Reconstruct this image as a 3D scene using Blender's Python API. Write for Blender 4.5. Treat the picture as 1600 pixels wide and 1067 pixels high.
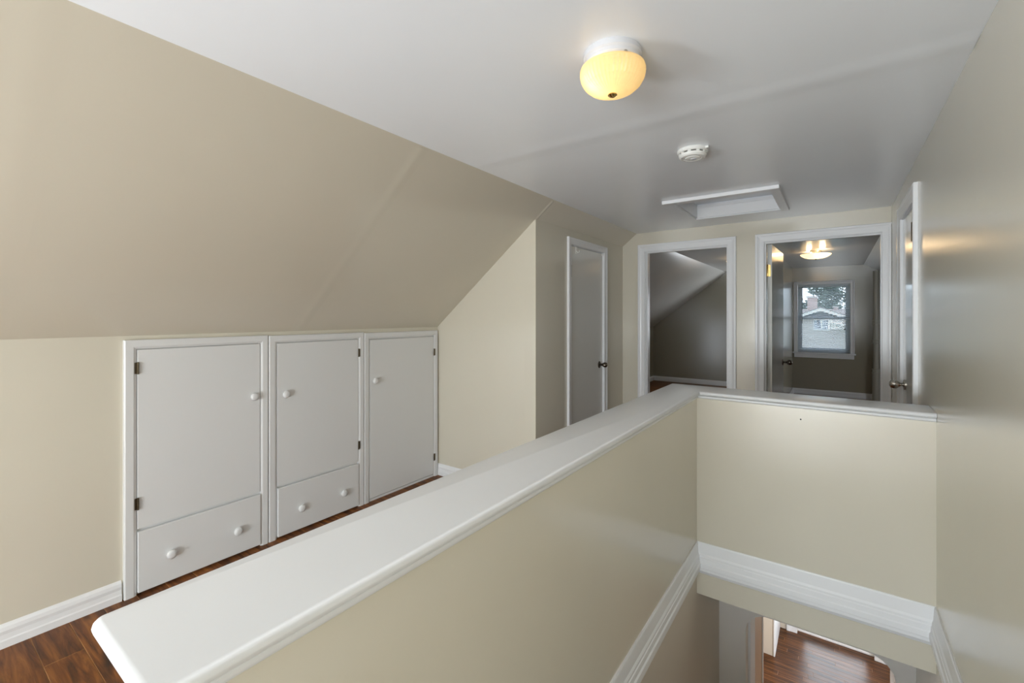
import bpy, bmesh, math, random
from mathutils import Vector, Matrix
random.seed(7)
PI = math.pi
for o in list(bpy.data.objects):
    bpy.data.objects.remove(o)
SC = bpy.context.scene
COL = SC.collection

# ------------------------------------------------------------------ camera
cam_d = bpy.data.cameras.new('camera')
cam = bpy.data.objects.new('camera', cam_d)
COL.objects.link(cam)
cam_d.sensor_fit = 'HORIZONTAL'
cam_d.sensor_width = 36.0
cam_d.lens = 704.85 / 1600 * 36
cam_d.shift_y = -(533.5 - 492.5) / 1600
cam_d.clip_start = 0.02
cam.location = (0, 0, 1.394)
cam.rotation_euler = (PI / 2, 0, math.atan2(504.67, 704.85))
SC.camera = cam

# ------------------------------------------------------------------ world, daylight, exposure
W = bpy.data.worlds.new('world')
SC.world = W
W.use_nodes = True
bgn = W.node_tree.nodes['Background']
bgn.inputs['Color'].default_value = (0.80, 0.89, 1.0, 1)      # even overcast sky
bgn.inputs['Strength'].default_value = 3.9


def area_light(name, loc, rot, sx, sy, power, color=(1, 1, 1)):
    d = bpy.data.lights.new(name, 'AREA')
    d.shape = 'RECTANGLE'
    d.size, d.size_y, d.energy, d.color = sx, sy, power, color
    o = bpy.data.objects.new(name, d)
    COL.objects.link(o)
    o.location, o.rotation_euler = loc, rot
    return o


# daylight entering through the gable window behind the camera
area_light('daylight_gable_window', (-0.55, -3.56, 0.72), (PI / 2 + 0.35, 0, 0), 1.75, 1.05, 134, (0.885, 0.955, 1.0))
# added light at an unseen dormer behind the camera, brightens the right wall
area_light('added_dormer_light', (-2.80, -1.75, 0.72), (PI / 2 + 0.35, 0, -PI / 2), 1.3, 0.85, 80, (0.885, 0.955, 1.0))
# daylight through the glazed lower hall door and the bedroom side windows
area_light('daylight_lower_door', (0.0, 7.05, -1.65), (-PI / 2, 0, 0), 0.75, 1.75, 24, (0.85, 0.93, 1.0))
area_light('added_lower_hall_light', (1.45, 4.7, -1.35), (0, PI / 2, 0), 1.3, 1.1, 80, (0.98, 0.98, 1.0))  # unseen side light added to brighten the lower hall and stairwell
area_light('daylight_bedroom_window', (2.55, 7.4, 0.9), (0, PI / 2, 0), 0.7, 1.0, 24, (0.9, 0.95, 1.0))
area_light('daylight_left_bedroom_window', (-1.15, 9.95, 1.35), (-PI / 2, 0, 0), 0.7, 1.1, 36, (0.9, 0.95, 1.0))

vs = SC.view_settings
vs.view_transform = 'Standard'
vs.look = 'None'
vs.exposure = 0.0
vs.gamma = 1.0
vs.use_curve_mapping = False
SC.cycles.diffuse_bounces = 10
SC.cycles.max_bounces = 16
SC.cycles.sample_clamp_indirect = 6.0

# ------------------------------------------------------------------ materials


def lin(r, g, b):
    f = lambda c: c / 12.92 if c <= 0.04045 else ((c + 0.055) / 1.055) ** 2.4
    return (f(r / 255), f(g / 255), f(b / 255), 1)


def new_mat(name):
    m = bpy.data.materials.new(name)
    m.use_nodes = True
    nt = m.node_tree
    return m, nt, nt.nodes['Principled BSDF']


def paint(name, col, rough=0.5, spec=0.5, bump=0.04, scale=260, var=0.03, metallic=0.0, mid=2.2):
    """rolled paint: faint tone variation, fine orange peel relief"""
    m, nt, p = new_mat(name)
    N, L = nt.nodes, nt.links
    tc = N.new('ShaderNodeTexCoord')
    n1 = N.new('ShaderNodeTexNoise')
    n1.inputs['Scale'].default_value = mid
    n1.inputs['Detail'].default_value = 3
    L.new(tc.outputs['Object'], n1.inputs['Vector'])
    mx = N.new('ShaderNodeMix')
    mx.data_type = 'RGBA'
    mx.inputs['A'].default_value = tuple(c * (1 - var) for c in col[:3]) + (1,)
    mx.inputs['B'].default_value = tuple(min(1, c * (1 + var)) for c in col[:3]) + (1,)
    L.new(n1.outputs['Fac'], mx.inputs['Factor'])
    L.new(mx.outputs['Result'], p.inputs['Base Color'])
    p.inputs['Roughness'].default_value = rough
    p.inputs['Specular IOR Level'].default_value = spec
    p.inputs['Metallic'].default_value = metallic
    if bump:
        n2 = N.new('ShaderNodeTexNoise')
        n2.inputs['Scale'].default_value = scale
        n2.inputs['Detail'].default_value = 2
        L.new(tc.outputs['Object'], n2.inputs['Vector'])
        b = N.new('ShaderNodeBump')
        b.inputs['Strength'].default_value = bump
        b.inputs['Distance'].default_value = 0.002
        L.new(n2.outputs['Fac'], b.inputs['Height'])
        L.new(b.outputs['Normal'], p.inputs['Normal'])
    return m


def wood(name, dark, mid, light, rough=0.32, knots=True):
    m, nt, p = new_mat(name)
    N, L = nt.nodes, nt.links
    tc = N.new('ShaderNodeTexCoord')
    oi = N.new('ShaderNodeObjectInfo')
    mp = N.new('ShaderNodeMapping')
    mp.inputs['Scale'].default_value = (1.6, 17, 17)
    L.new(tc.outputs['Object'], mp.inputs['Vector'])
    mul = N.new('ShaderNodeMath')
    mul.operation = 'MULTIPLY'
    mul.inputs[1].default_value = 57.0
    L.new(oi.outputs['Random'], mul.inputs[0])
    n = N.new('ShaderNodeTexNoise')
    n.noise_dimensions = '4D'
    n.inputs['Scale'].default_value = 1.7
    n.inputs['Detail'].default_value = 6
    n.inputs['Roughness'].default_value = 0.62
    n.inputs['Distortion'].default_value = 0.9
    L.new(mp.outputs['Vector'], n.inputs['Vector'])
    L.new(mul.outputs[0], n.inputs['W'])
    r = N.new('ShaderNodeValToRGB')
    r.color_ramp.elements[0].position = 0.34
    r.color_ramp.elements[0].color = dark
    r.color_ramp.elements[1].position = 0.66
    r.color_ramp.elements[1].color = light
    e = r.color_ramp.elements.new(0.50)
    e.color = mid
    L.new(n.outputs['Fac'], r.inputs['Fac'])
    # board to board tone
    mr = N.new('ShaderNodeMapRange')
    mr.inputs['To Min'].default_value = 0.72
    mr.inputs['To Max'].default_value = 1.18
    L.new(oi.outputs['Random'], mr.inputs['Value'])
    hsv = N.new('ShaderNodeHueSaturation')
    L.new(r.outputs['Color'], hsv.inputs['Color'])
    L.new(mr.outputs['Result'], hsv.inputs['Value'])
    out = hsv.outputs['Color']
    if knots:
        mp2 = N.new('ShaderNodeMapping')
        mp2.inputs['Scale'].default_value = (3.2, 9, 9)
        L.new(tc.outputs['Object'], mp2.inputs['Vector'])
        n3 = N.new('ShaderNodeTexNoise')
        n3.noise_dimensions = '4D'
        n3.inputs['Scale'].default_value = 1.1
        n3.inputs['Detail'].default_value = 2
        L.new(mp2.outputs['Vector'], n3.inputs['Vector'])
        L.new(mul.outputs[0], n3.inputs['W'])
        r2 = N.new('ShaderNodeValToRGB')
        r2.color_ramp.elements[0].position = 0.27
        r2.color_ramp.elements[0].color = (0.12, 0.10, 0.08, 1)
        r2.color_ramp.elements[1].position = 0.40
        r2.color_ramp.elements[1].color = (1, 1, 1, 1)
        L.new(n3.outputs['Fac'], r2.inputs['Fac'])
        mx = N.new('ShaderNodeMix')
        mx.data_type = 'RGBA'
        mx.blend_type = 'MULTIPLY'
        mx.inputs['Factor'].default_value = 0.9
        L.new(out, mx.inputs['A'])
        L.new(r2.outputs['Color'], mx.inputs['B'])
        out = mx.outputs['Result']
    L.new(out, p.inputs['Base Color'])
    p.inputs['Roughness'].default_value = rough
    p.inputs['Specular IOR Level'].default_value = 0.3
    b = N.new('ShaderNodeBump')
    b.inputs['Strength'].default_value = 0.12
    b.inputs['Distance'].default_value = 0.002
    L.new(n.outputs['Fac'], b.inputs['Height'])
    L.new(b.outputs['Normal'], p.inputs['Normal'])
    return m


def metal(name, col, rough=0.25, blotch=0.25):
    m, nt, p = new_mat(name)
    N, L = nt.nodes, nt.links
    tc = N.new('ShaderNodeTexCoord')
    n = N.new('ShaderNodeTexNoise')
    n.inputs['Scale'].default_value = 90
    L.new(tc.outputs['Object'], n.inputs['Vector'])
    mx = N.new('ShaderNodeMix')
    mx.data_type = 'RGBA'
    mx.inputs['A'].default_value = tuple(c * (1 - blotch) for c in col[:3]) + (1,)
    mx.inputs['B'].default_value = col
    L.new(n.outputs['Fac'], mx.inputs['Factor'])
    L.new(mx.outputs['Result'], p.inputs['Base Color'])
    p.inputs['Metallic'].default_value = 1
    p.inputs['Roughness'].default_value = rough
    return m


def lamp_glass(name, col, emit, estr, transl=0.7):
    m, nt, p = new_mat(name)
    N, L = nt.nodes, nt.links
    p.inputs['Base Color'].default_value = col
    p.inputs['Roughness'].default_value = 0.3
    t = N.new('ShaderNodeBsdfTranslucent')
    t.inputs['Color'].default_value = col
    mx = N.new('ShaderNodeMixShader')
    mx.inputs['Fac'].default_value = transl
    L.new(p.outputs['BSDF'], mx.inputs[1])
    L.new(t.outputs['BSDF'], mx.inputs[2])
    e = N.new('ShaderNodeEmission')
    n = N.new('ShaderNodeTexNoise')
    n.inputs['Scale'].default_value = 14
    r = N.new('ShaderNodeMapRange')
    r.inputs['To Min'].default_value = estr * 0.9
    r.inputs['To Max'].default_value = estr * 1.1
    L.new(n.outputs['Fac'], r.inputs['Value'])
    L.new(r.outputs['Result'], e.inputs['Strength'])
    e.inputs['Color'].default_value = emit
    a = N.new('ShaderNodeAddShader')
    L.new(mx.outputs['Shader'], a.inputs[0])
    L.new(e.outputs['Emission'], a.inputs[1])
    L.new(a.outputs['Shader'], N['Material Output'].inputs['Surface'])
    return m


def pane_glass(name):
    """thin clear pane: mostly clear, with a Fresnel sheen"""
    m, nt, p = new_mat(name)
    N, L = nt.nodes, nt.links
    t = N.new('ShaderNodeBsdfTransparent')
    t.inputs['Color'].default_value = (0.93, 0.96, 0.97, 1)
    g = N.new('ShaderNodeBsdfGlossy')
    g.inputs['Roughness'].default_value = 0.02
    f = N.new('ShaderNodeFresnel')
    f.inputs['IOR'].default_value = 1.3
    mx = N.new('ShaderNodeMixShader')
    L.new(f.outputs['Fac'], mx.inputs['Fac'])
    L.new(t.outputs['BSDF'], mx.inputs[1])
    L.new(g.outputs['BSDF'], mx.inputs[2])
    L.new(mx.outputs['Shader'], N['Material Output'].inputs['Surface'])
    return m


def brick_mat(name, a, b, mortar):
    m, nt, p = new_mat(name)
    N, L = nt.nodes, nt.links
    tc = N.new('ShaderNodeTexCoord')
    t = N.new('ShaderNodeTexBrick')
    t.inputs['Color1'].default_value = a
    t.inputs['Color2'].default_value = b
    t.inputs['Mortar'].default_value = mortar
    t.inputs['Scale'].default_value = 4.5
    mp = N.new('ShaderNodeMapping')
    mp.inputs['Rotation'].default_value = (PI / 2, 0, 0)
    L.new(tc.outputs['Object'], mp.inputs['Vector'])
    L.new(mp.outputs['Vector'], t.inputs['Vector'])
    L.new(t.outputs['Color'], p.inputs['Base Color'])
    p.inputs['Roughness'].default_value = 0.9
    return m


M = {}
M['wall'] = paint('beige_wall_paint', (0.645, 0.607, 0.507, 1), rough=0.18, spec=0.8, bump=0.012)
M['wallgloss'] = paint('beige_semigloss_wall_paint', (0.645, 0.607, 0.507, 1), rough=0.24, spec=0.8, bump=0.012)
M['ceiling'] = paint('ceiling_paint', (0.83, 0.86, 0.895, 1), rough=0.30, bump=0.015)
M['trim'] = paint('white_trim_paint', (0.80, 0.81, 0.825, 1), rough=0.30, bump=0.02, scale=120, var=0.015)
M['cap'] = paint('white_cap_paint', (0.71, 0.72, 0.73, 1), rough=0.28, bump=0.02, scale=40, var=0.02, mid=6)
M['cab'] = paint('white_cupboard_paint', (0.72, 0.73, 0.735, 1), rough=0.33, bump=0.03, scale=150, var=0.015)
M['door'] = paint('offwhite_door_paint', (0.74, 0.74, 0.71, 1), rough=0.12, bump=0.008, scale=120, var=0.02)
M['bed'] = paint('shaded_bedroom_paint', (0.28, 0.258, 0.195, 1), rough=0.20, spec=0.8, bump=0.01)  # bedroom dimness put into the beige wall colour, slightly greener
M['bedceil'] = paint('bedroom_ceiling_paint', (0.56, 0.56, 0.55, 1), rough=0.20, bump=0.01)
M['lower'] = paint('lower_hall_paint', (0.64, 0.575, 0.485, 1), rough=0.4)
M['lowgrey'] = paint('lower_hall_grey_paint', (0.84, 0.815, 0.785, 1), rough=0.4)
M['tan'] = paint('jamb_warm_lit_tan', (0.70, 0.48, 0.30, 1), rough=0.4)  # warm lamplight on the wooden reveal put into its tan colour
M['dark'] = paint('dark_gap', (0.02, 0.018, 0.015, 1), rough=0.8, bump=0)
M['wood'] = wood('walnut_laminate', lin(60, 32, 12), lin(112, 64, 26), lin(150, 94, 40), rough=0.42)
M['wood_low'] = wood('lower_hall_hardwood', lin(50, 27, 14), lin(84, 50, 25), lin(110, 70, 38), rough=0.30, knots=False)
M['wood_edge'] = wood('plank_bevel', lin(120, 78, 42), lin(160, 112, 66), lin(178, 130, 82), knots=False)
M['nickel'] = metal('brushed_nickel', (0.62, 0.58, 0.52, 1), 0.22)
M['darknickel'] = metal('dark_nickel', (0.20, 0.17, 0.14, 1), 0.22)
M['brass'] = metal('polished_brass', (0.78, 0.56, 0.22, 1), 0.22)
M['hinge'] = metal('aged_bronze_hinge', (0.15, 0.12, 0.08, 1), 0.4, 0.5)
M['plastic'] = paint('white_plastic', (0.80, 0.80, 0.77, 1), rough=0.4, bump=0)
M['enamel'] = paint('white_enamel', (0.62, 0.63, 0.66, 1), rough=0.25, bump=0)
M['blind'] = lamp_glass('white_blind_slat', (0.86, 0.90, 0.94, 1), (1, 1, 1, 1), 0.0, transl=0.5)
M['cord'] = paint('grey_cord', (0.10, 0.11, 0.12, 1), rough=0.7, bump=0)
M['sash'] = paint('white_vinyl_sash', (0.80, 0.83, 0.87, 1), rough=0.35, bump=0)
M['pipe'] = paint('painted_pipe', (0.42, 0.41, 0.35, 1), rough=0.35, bump=0.02)
M['pane'] = pane_glass('window_pane')
M['shade'] = lamp_glass('amber_ribbed_glass', (0.96, 0.80, 0.50, 1), (1.0, 0.70, 0.34, 1), 0.13)
M['bowl'] = lamp_glass('frosted_bowl_glass', (0.95, 0.85, 0.66, 1), (1.0, 0.78, 0.45, 1), 0.55)
M['bulb'] = lamp_glass('lit_bulb', (1, 0.95, 0.85, 1), (1.0, 0.86, 0.62, 1), 2.2)
M['brick'] = brick_mat('pink_brick', lin(172, 146, 142), lin(158, 134, 130), lin(180, 172, 168))
M['siding'] = paint('pale_siding', lin(172, 166, 163), rough=0.7, bump=0)
M['gable'] = paint('grey_gable_shingle', lin(120, 124, 128), rough=0.8, bump=0)
M['bwhite'] = paint('white_barge_board', lin(215, 215, 215), rough=0.6, bump=0)
M['roof'] = paint('asphalt_roof', lin(138, 128, 126), rough=0.9, var=0.15)
M['hglass'] = paint('dark_house_glass', lin(60, 75, 100), rough=0.15, bump=0)
M['leaf'] = paint('tree_leaf', lin(78, 92, 84), rough=0.7, bump=0, var=0.35, mid=0.9)
M['bark'] = paint('tree_bark', lin(70, 60, 50), rough=0.9, bump=0)
M['grass'] = paint('ground_grass', lin(95, 105, 75), rough=0.95, bump=0, var=0.2)

for k_ in ('wallgloss', 'bed', 'door'):                        # semi-gloss finish coat
    p_ = M[k_].node_tree.nodes['Principled BSDF']
    p_.inputs['Coat Weight'].default_value = 0.45 if k_ == 'bed' else 0.7
    p_.inputs['Coat Roughness'].default_value = 0.25
    p_.inputs['Coat IOR'].default_value = 1.6

# ------------------------------------------------------------------ mesh helpers
WPOS = {}


def tri_box(bm, x0, x1, y0, y1, z0, z1):
    v = [bm.verts.new(p) for p in [(x0, y0, z0), (x1, y0, z0), (x1, y1, z0), (x0, y1, z0),
                                   (x0, y0, z1), (x1, y0, z1), (x1, y1, z1), (x0, y1, z1)]]
    for f in [(0, 3, 2, 1), (4, 5, 6, 7), (0, 1, 5, 4), (1, 2, 6, 5), (2, 3, 7, 6), (3, 0, 4, 7)]:
        bm.faces.new([v[i] for i in f])
    return bm


def box(x0, x1, y0, y1, z0, z1):
    return tri_box(bmesh.new(), min(x0, x1), max(x0, x1), min(y0, y1), max(y0, y1), min(z0, z1), max(z0, z1))


def loft(loops, closed_ends=True, ring=True):
    """skin a list of equal-length point loops"""
    bm = bmesh.new()
    vl = [[bm.verts.new(p) for p in lp] for lp in loops]
    n = len(vl[0])
    for a, b in zip(vl, vl[1:]):
        for i in range(n if ring else n - 1):
            j = (i + 1) % n
            bm.faces.new((a[i], a[j], b[j], b[i]))
    if closed_ends:
        bm.faces.new(vl[0][::-1])
        bm.faces.new(vl[-1])
    return bm


def prism(poly, axis, a0, a1):
    """extrude a polygon: axis 'y' takes (x,z), 'x' takes (y,z), 'z' takes (x,y)"""
    mp = {'y': lambda p, a: (p[0], a, p[1]), 'x': lambda p, a: (a, p[0], p[1]), 'z': lambda p, a: (p[0], p[1], a)}[axis]
    return loft([[mp(p, a0) for p in poly], [mp(p, a1) for p in poly]])


def grid_slab(us, vs_, holes, fn, d0, d1):
    """slab over a u,v grid with rectangular holes; fn(u,v,d) maps to space"""
    us = sorted(set(us + [h[0] for h in holes] + [h[1] for h in holes]))
    vv = sorted(set(vs_ + [h[2] for h in holes] + [h[3] for h in holes]))
    solid = {}
    for i in range(len(us) - 1):
        for j in range(len(vv) - 1):
            cu, cv = (us[i] + us[i + 1]) / 2, (vv[j] + vv[j + 1]) / 2
            solid[i, j] = not any(h[0] < cu < h[1] and h[2] < cv < h[3] for h in holes)
    bm = bmesh.new()
    cache = {}

    def V(i, j, k):
        if (i, j, k) not in cache:
            cache[i, j, k] = bm.verts.new(fn(us[i], vv[j], (d0, d1)[k]))
        return cache[i, j, k]
    for (i, j), s in solid.items():
        if not s:
            continue
        for k in (0, 1):
            q = [V(i, j, k), V(i + 1, j, k), V(i + 1, j + 1, k), V(i, j + 1, k)]
            bm.faces.new(q if k else q[::-1])
        for (di, dj, a, b) in ((-1, 0, (i, j), (i, j + 1)), (1, 0, (i + 1, j), (i + 1, j + 1)),
                               (0, -1, (i, j), (i + 1, j)), (0, 1, (i, j + 1), (i + 1, j + 1))):
            if not solid.get((i + di, j + dj), False):
                bm.faces.new((V(*a, 0), V(*b, 0), V(*b, 1), V(*a, 1)))
    return bm


def lathe(profile, org, axis=(0, 0, 1), seg=24, rib=0.0):
    """profile of (radius, height) turned about an axis"""
    ax = Vector(axis).normalized()
    q = Vector((0, 0, 1)).rotation_difference(ax)
    loops = []
    for r, h in profile:
        lp = []
        for i in range(seg):
            a = 2 * PI * i / seg
            rr = r * (1 + (rib if i % 2 else -rib))
            lp.append(Vector(org) + q @ Vector((rr * math.cos(a), rr * math.sin(a), h)))
        loops.append(lp)
    return loft(loops)


def tube(pts, r, seg=8):
    pts = [Vector(p) for p in pts]
    loops = []
    for i, p in enumerate(pts):
        t = (pts[min(i + 1, len(pts) - 1)] - pts[max(i - 1, 0)]).normalized()
        q = Vector((0, 0, 1)).rotation_difference(t)
        loops.append([p + q @ Vector((r * math.cos(2 * PI * k / seg), r * math.sin(2 * PI * k / seg), 0)) for k in range(seg)])
    return loft(loops)


def rbevel(bm, w, seg=2, keep=None):
    bmesh.ops.recalc_face_normals(bm, faces=bm.faces)
    es = [e for e in bm.edges if len(e.link_faces) == 2 and e.calc_face_angle(0) > 0.6 and (keep is None or keep(e))]
    bmesh.ops.bevel(bm, geom=es, offset=w, segments=seg, affect='EDGES', profile=0.5, clamp_overlap=True)
    return bm


def link(o, parent=None, wpos=(0, 0, 0)):
    COL.objects.link(o)
    wpos = Vector(wpos)
    WPOS[o.name] = wpos
    if parent is not None:
        o.parent = parent
        o.location = wpos - WPOS[parent.name]
    else:
        o.location = wpos
    return o


def obj(name, bm, mat, parent=None, smooth=False, bevel=0.0, label=None):
    """link a bmesh given in world coordinates as one object whose origin is at its base centre"""
    if bevel:
        rbevel(bm, bevel)
    bmesh.ops.recalc_face_normals(bm, faces=bm.faces)
    co = [v.co for v in bm.verts]
    lo = Vector([min(c[i] for c in co) for i in range(3)])
    hi = Vector([max(c[i] for c in co) for i in range(3)])
    ctr = Vector(((lo.x + hi.x) / 2, (lo.y + hi.y) / 2, lo.z))
    for v in bm.verts:
        v.co -= ctr
    me = bpy.data.meshes.new(name)
    bm.to_mesh(me)
    bm.free()
    me.materials.append(M[mat])
    if smooth:
        for p in me.polygons:
            p.use_smooth = True
        try:
            me.set_sharp_from_angle(angle=math.radians(smooth if smooth is not True else 40))
        except Exception:
            pass
    o = bpy.data.objects.new(name, me)
    link(o, parent, ctr)
    if label:
        o['label'] = label
    return o


def shared(name, me, parent, wpos):
    return link(bpy.data.objects.new(name, me), parent, wpos)


def struct(name, bm, mat, **k):
    o = obj(name, bm, mat, **k)
    o['kind'] = 'structure'
    return o


def struct_root(name, loc):
    o = bpy.data.objects.new(name, None)
    o.empty_display_size = 0.1
    link(o, None, loc)
    o['kind'] = 'structure'
    return o


def thing(name, label, cat, loc=(0, 0, 0), group=None):
    o = bpy.data.objects.new(name, None)
    o.empty_display_size = 0.1
    link(o, None, loc)
    o['label'], o['category'] = label, cat
    if group:
        o['group'] = group
    return o


def tag(o, label, cat, group=None):
    o['label'], o['category'] = label, cat
    if group:
        o['group'] = group
    return o


# plane maps: u horizontal, v height, d towards the room
XK, ZK, XE, XR, YF, YR, XC, YH, XI, CE = -2.842, 1.2915, -1.667, 0.3555, 4.541, 2.843, -1.818, 2.647, -0.627, 2.2357
YG = -3.6                                          # gable wall behind the camera
knee = lambda u, v, d: (XK + d, u, v)
closet = lambda u, v, d: (XC + d, u, v)
right = lambda u, v, d: (XR - d, u, v)
far = lambda u, v, d: (u, YF - d, v)
CASING = [(0, 0), (0, .010), (.004, .0125), (.036, .0135), (.048, .0165), (.054, .020), (.068, .0205), (.072, .017), (.072, 0)]


def casing(parent, fn, u0, u1, vb, vt, prof=CASING, scale=1.0, mat='trim', left=True, right_=True, d0=0.0):
    pr = [(o * scale, d + (d0 if d > 0 else 0)) for o, d in prof]
    if left:
        obj('casing', loft([[fn(u0 - o, vb, d) for o, d in pr], [fn(u0 - o, vt + o, d) for o, d in pr]]), mat, parent)
    obj('casing', loft([[fn(u0 - o, vt + o, d) for o, d in pr], [fn(u1 + o, vt + o, d) for o, d in pr]]), mat, parent)
    if right_:
        obj('casing', loft([[fn(u1 + o, vb, d) for o, d in pr], [fn(u1 + o, vt + o, d) for o, d in pr]]), mat, parent)


def run(name, fn, u0, u1, prof, mat, parent=None):
    """moulding of profile (d, v) along u"""
    return obj(name, loft([[fn(u0, v, d) for d, v in prof], [fn(u1, v, d) for d, v in prof]]), mat, parent)


BASE = [(0, 0), (.016, 0), (.016, .030), (.013, .036), (.011, .055), (.013, .070), (.010, .085), (.006, .092), (.003, .098), (0, .098)]

# ------------------------------------------------------------------ hall shell
floor = struct('floor', grid_slab([-2.95, XR + .1], [YG - .1, YF + .12], [(XI - .05, XR + .05, 0.17, YH + .1)],
                                  lambda u, v, d: (u, v, d), -0.155, -0.008), 'wood')
# walnut laminate planks laid across the hall, each a board of its own


def plank(x0, x1, y0, y1, z1, mat, parent, g=0.0004, t=0.008, ch=0.0016):
    x0, x1, y0, y1 = x0 + g * .5, x1 - g * .5, y0 + g * .5, y1 - g * .5
    cx, cy = (x0 + x1) / 2, (y0 + y1) / 2
    hx, hy = (x1 - x0) / 2, (y1 - y0) / 2
    v = []
    for (ax, ay, z) in ((hx, hy, 0), (hx, hy, t - ch), (hx - ch, hy - ch, t)):
        v += [(-ax, -ay, z), (ax, -ay, z), (ax, ay, z), (-ax, ay, z)]
    f = [(8, 9, 10, 11)]
    for k in (0, 4):
        for i in range(4):
            j = (i + 1) % 4
            f.append((k + i, k + j, k + 4 + j, k + 4 + i))
    me = bpy.data.meshes.new('plank')
    me.from_pydata(v, [], f)
    me.materials.append(M[mat])
    me.materials.append(M['wood_edge'])
    for i in range(5, 9):
        me.polygons[i].material_index = 1
    return shared('plank', me, parent, (cx, cy, z1 - t))


PW = 0.1215
y = 0.372 - PW * 32
while y < YF:
    ya, yb = max(y, YG), min(y + PW, YF)
    xe = XR if (yb < 0.19 or ya > YH + .2) else -0.70
    x = -2.842 - random.uniform(0.0, 1.15)
    if abs(y - 0.372) < .01:
        x = -2.55 - 1.2
    if abs(y - (0.372 - PW)) < .01:
        x = -2.30 - 1.2
    while x < xe:
        xa, xb = max(x, -2.842), min(x + 1.2, xe)
        if xb - xa > 0.02 and yb - ya > .01:
            plank(xa, xb, ya, yb, 0.0, 'wood', floor)
        x += 1.2
    y += PW

ceiling = struct('ceiling', grid_slab([XE - .15, XR + .1], [YG - .1, YF + .12], [(-0.985, -0.345, 3.42, 4.135)],
                                      lambda u, v, d: (u, v, CE + d), 0, 0.12), 'ceiling')


def joint_tape(parent, fn, u0, u1, mat, w=0.085, h=0.0024):
    n = 8
    prof = [(-w + 2 * w * i / n, h * (0.5 + 0.5 * math.cos(PI * (-1 + 2 * i / n)))) for i in range(n + 1)]
    obj('joint_tape', loft([[fn(u0, a, b) for a, b in prof] + [fn(u0, 0, -.002)], [fn(u1, a, b) for a, b in prof] + [fn(u1, 0, -.002)]]), mat, parent, smooth=True)


joint_tape(ceiling, lambda u, a, b: (u, 1.955 + a, CE - b), XE + .005, XR - .003, 'ceiling')

# knee wall, roof slope
struct('wall_left', grid_slab([YG - .1, YR + .1], [-.15, ZK], [(-2.45, -1.05, .25, 1.18)], lambda u, v, d: (XK + d, u, v), -0.12, 0), 'wall')
m_sl = (CE - ZK) / (XE - XK)
nx, nz = -m_sl / math.hypot(1, m_sl), 1 / math.hypot(1, m_sl)
P0, P1 = (XK - .12, ZK - .12 * m_sl), (XE, CE)
slope = struct('wall_left_slope', prism([P0, P1, (P1[0] + .12 * nx, P1[1] + .12 * nz + .05), (P0[0] + .12 * nx, P0[1] + .12 * nz)], 'y', YG - .1, YF + .12), 'wall')
sl = math.hypot(1, m_sl)
joint_tape(slope, lambda u, a, b: (XK + u / sl - nx * b, 1.572 + a, ZK + u * m_sl / sl - nz * b), 0.01, math.hypot(XE - XK, CE - ZK) - .01, 'wall', w=.045, h=.0016)
joint_tape(slope, lambda u, a, b: (XK + u / sl - nx * b, YR + .01 + a, ZK + u * m_sl / sl - nz * b), math.hypot(XC - XK, (XC - XK) * m_sl) - .02, math.hypot(XE - XK, CE - ZK) - .01, 'wall', w=.02, h=.004)
joint_tape(slope, lambda u, a, b: (XK + u / sl - nx * b, 0.25 + a, ZK + u * m_sl / sl - nz * b), 0.01, math.hypot(XE - XK, CE - ZK) - .01, 'wall', w=.06, h=.0006)

w4 = struct_root('added_window_4', (XK, -1.75, .25))  # unseen dormer opening, added to frame the fill light
casing(w4, knee, -2.45, -1.05, .25, 1.18)
for (a, b_, c, d) in ((-2.45, -1.05, .25, .30), (-2.45, -1.05, 1.13, 1.18), (-2.45, -2.40, .30, 1.13), (-1.10, -1.05, .30, 1.13), (-1.775, -1.725, .30, 1.13)):
    obj('frame_bar', box(XK - .09, XK - .04, a, b_, c, d), 'trim', w4)

# closet box that projects from under the slope
zc = ZK + (XC - XK) * m_sl
struct('wall_closet_end', prism([(XK - .1, -.1), (XC - .1, -.1), (XC - .1, zc - .1 * m_sl + .03), (XK - .1, ZK - .1 * m_sl + .03)], 'y', YR, YR + .1), 'wall')
struct('wall_closet', grid_slab([YR, YF + .05], [-.1, zc + .03], [(3.385, 4.055, -.1, 1.997)], closet, -0.10, 0), 'wall')
struct('wall_far', grid_slab([-2.3, XR + .05], [-.1, CE + .05], [(-1.585, -0.79, -.1, 2.05), (-0.522, 0.316, -.1, 2.05)], far, -0.12, 0), 'wall')
struct('wall_right', grid_slab([YG - .1, YF + .12], [-2.7, CE + .05], [(3.262, 3.868, 0, 2.02)], right, -0.12, 0), 'wallgloss')
struct('wall_front', grid_slab([-3.0, XR + .1], [-.15, CE + .05], [(-1.45, 0.33, 0.18, 1.28)], lambda u, v, d: (u, YG - d, v), 0, 0.12), 'wall')
w2 = struct_root('window_2', (-.56, YG - .05, .18))
for (a, b, c, d) in ((-1.45, .33, .18, .23), (-1.45, .33, 1.23, 1.28), (-1.45, -1.40, .23, 1.23), (.28, .33, .23, 1.23), (-.585, -.535, .23, 1.23)):
    obj('frame_bar', box(a, b, YG - .09, YG - .03, c, d), 'trim', w2)
casing(w2, lambda u, v, d: (u, YG + d, v), -1.45, .33, .18, 1.28, right_=False)

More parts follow.
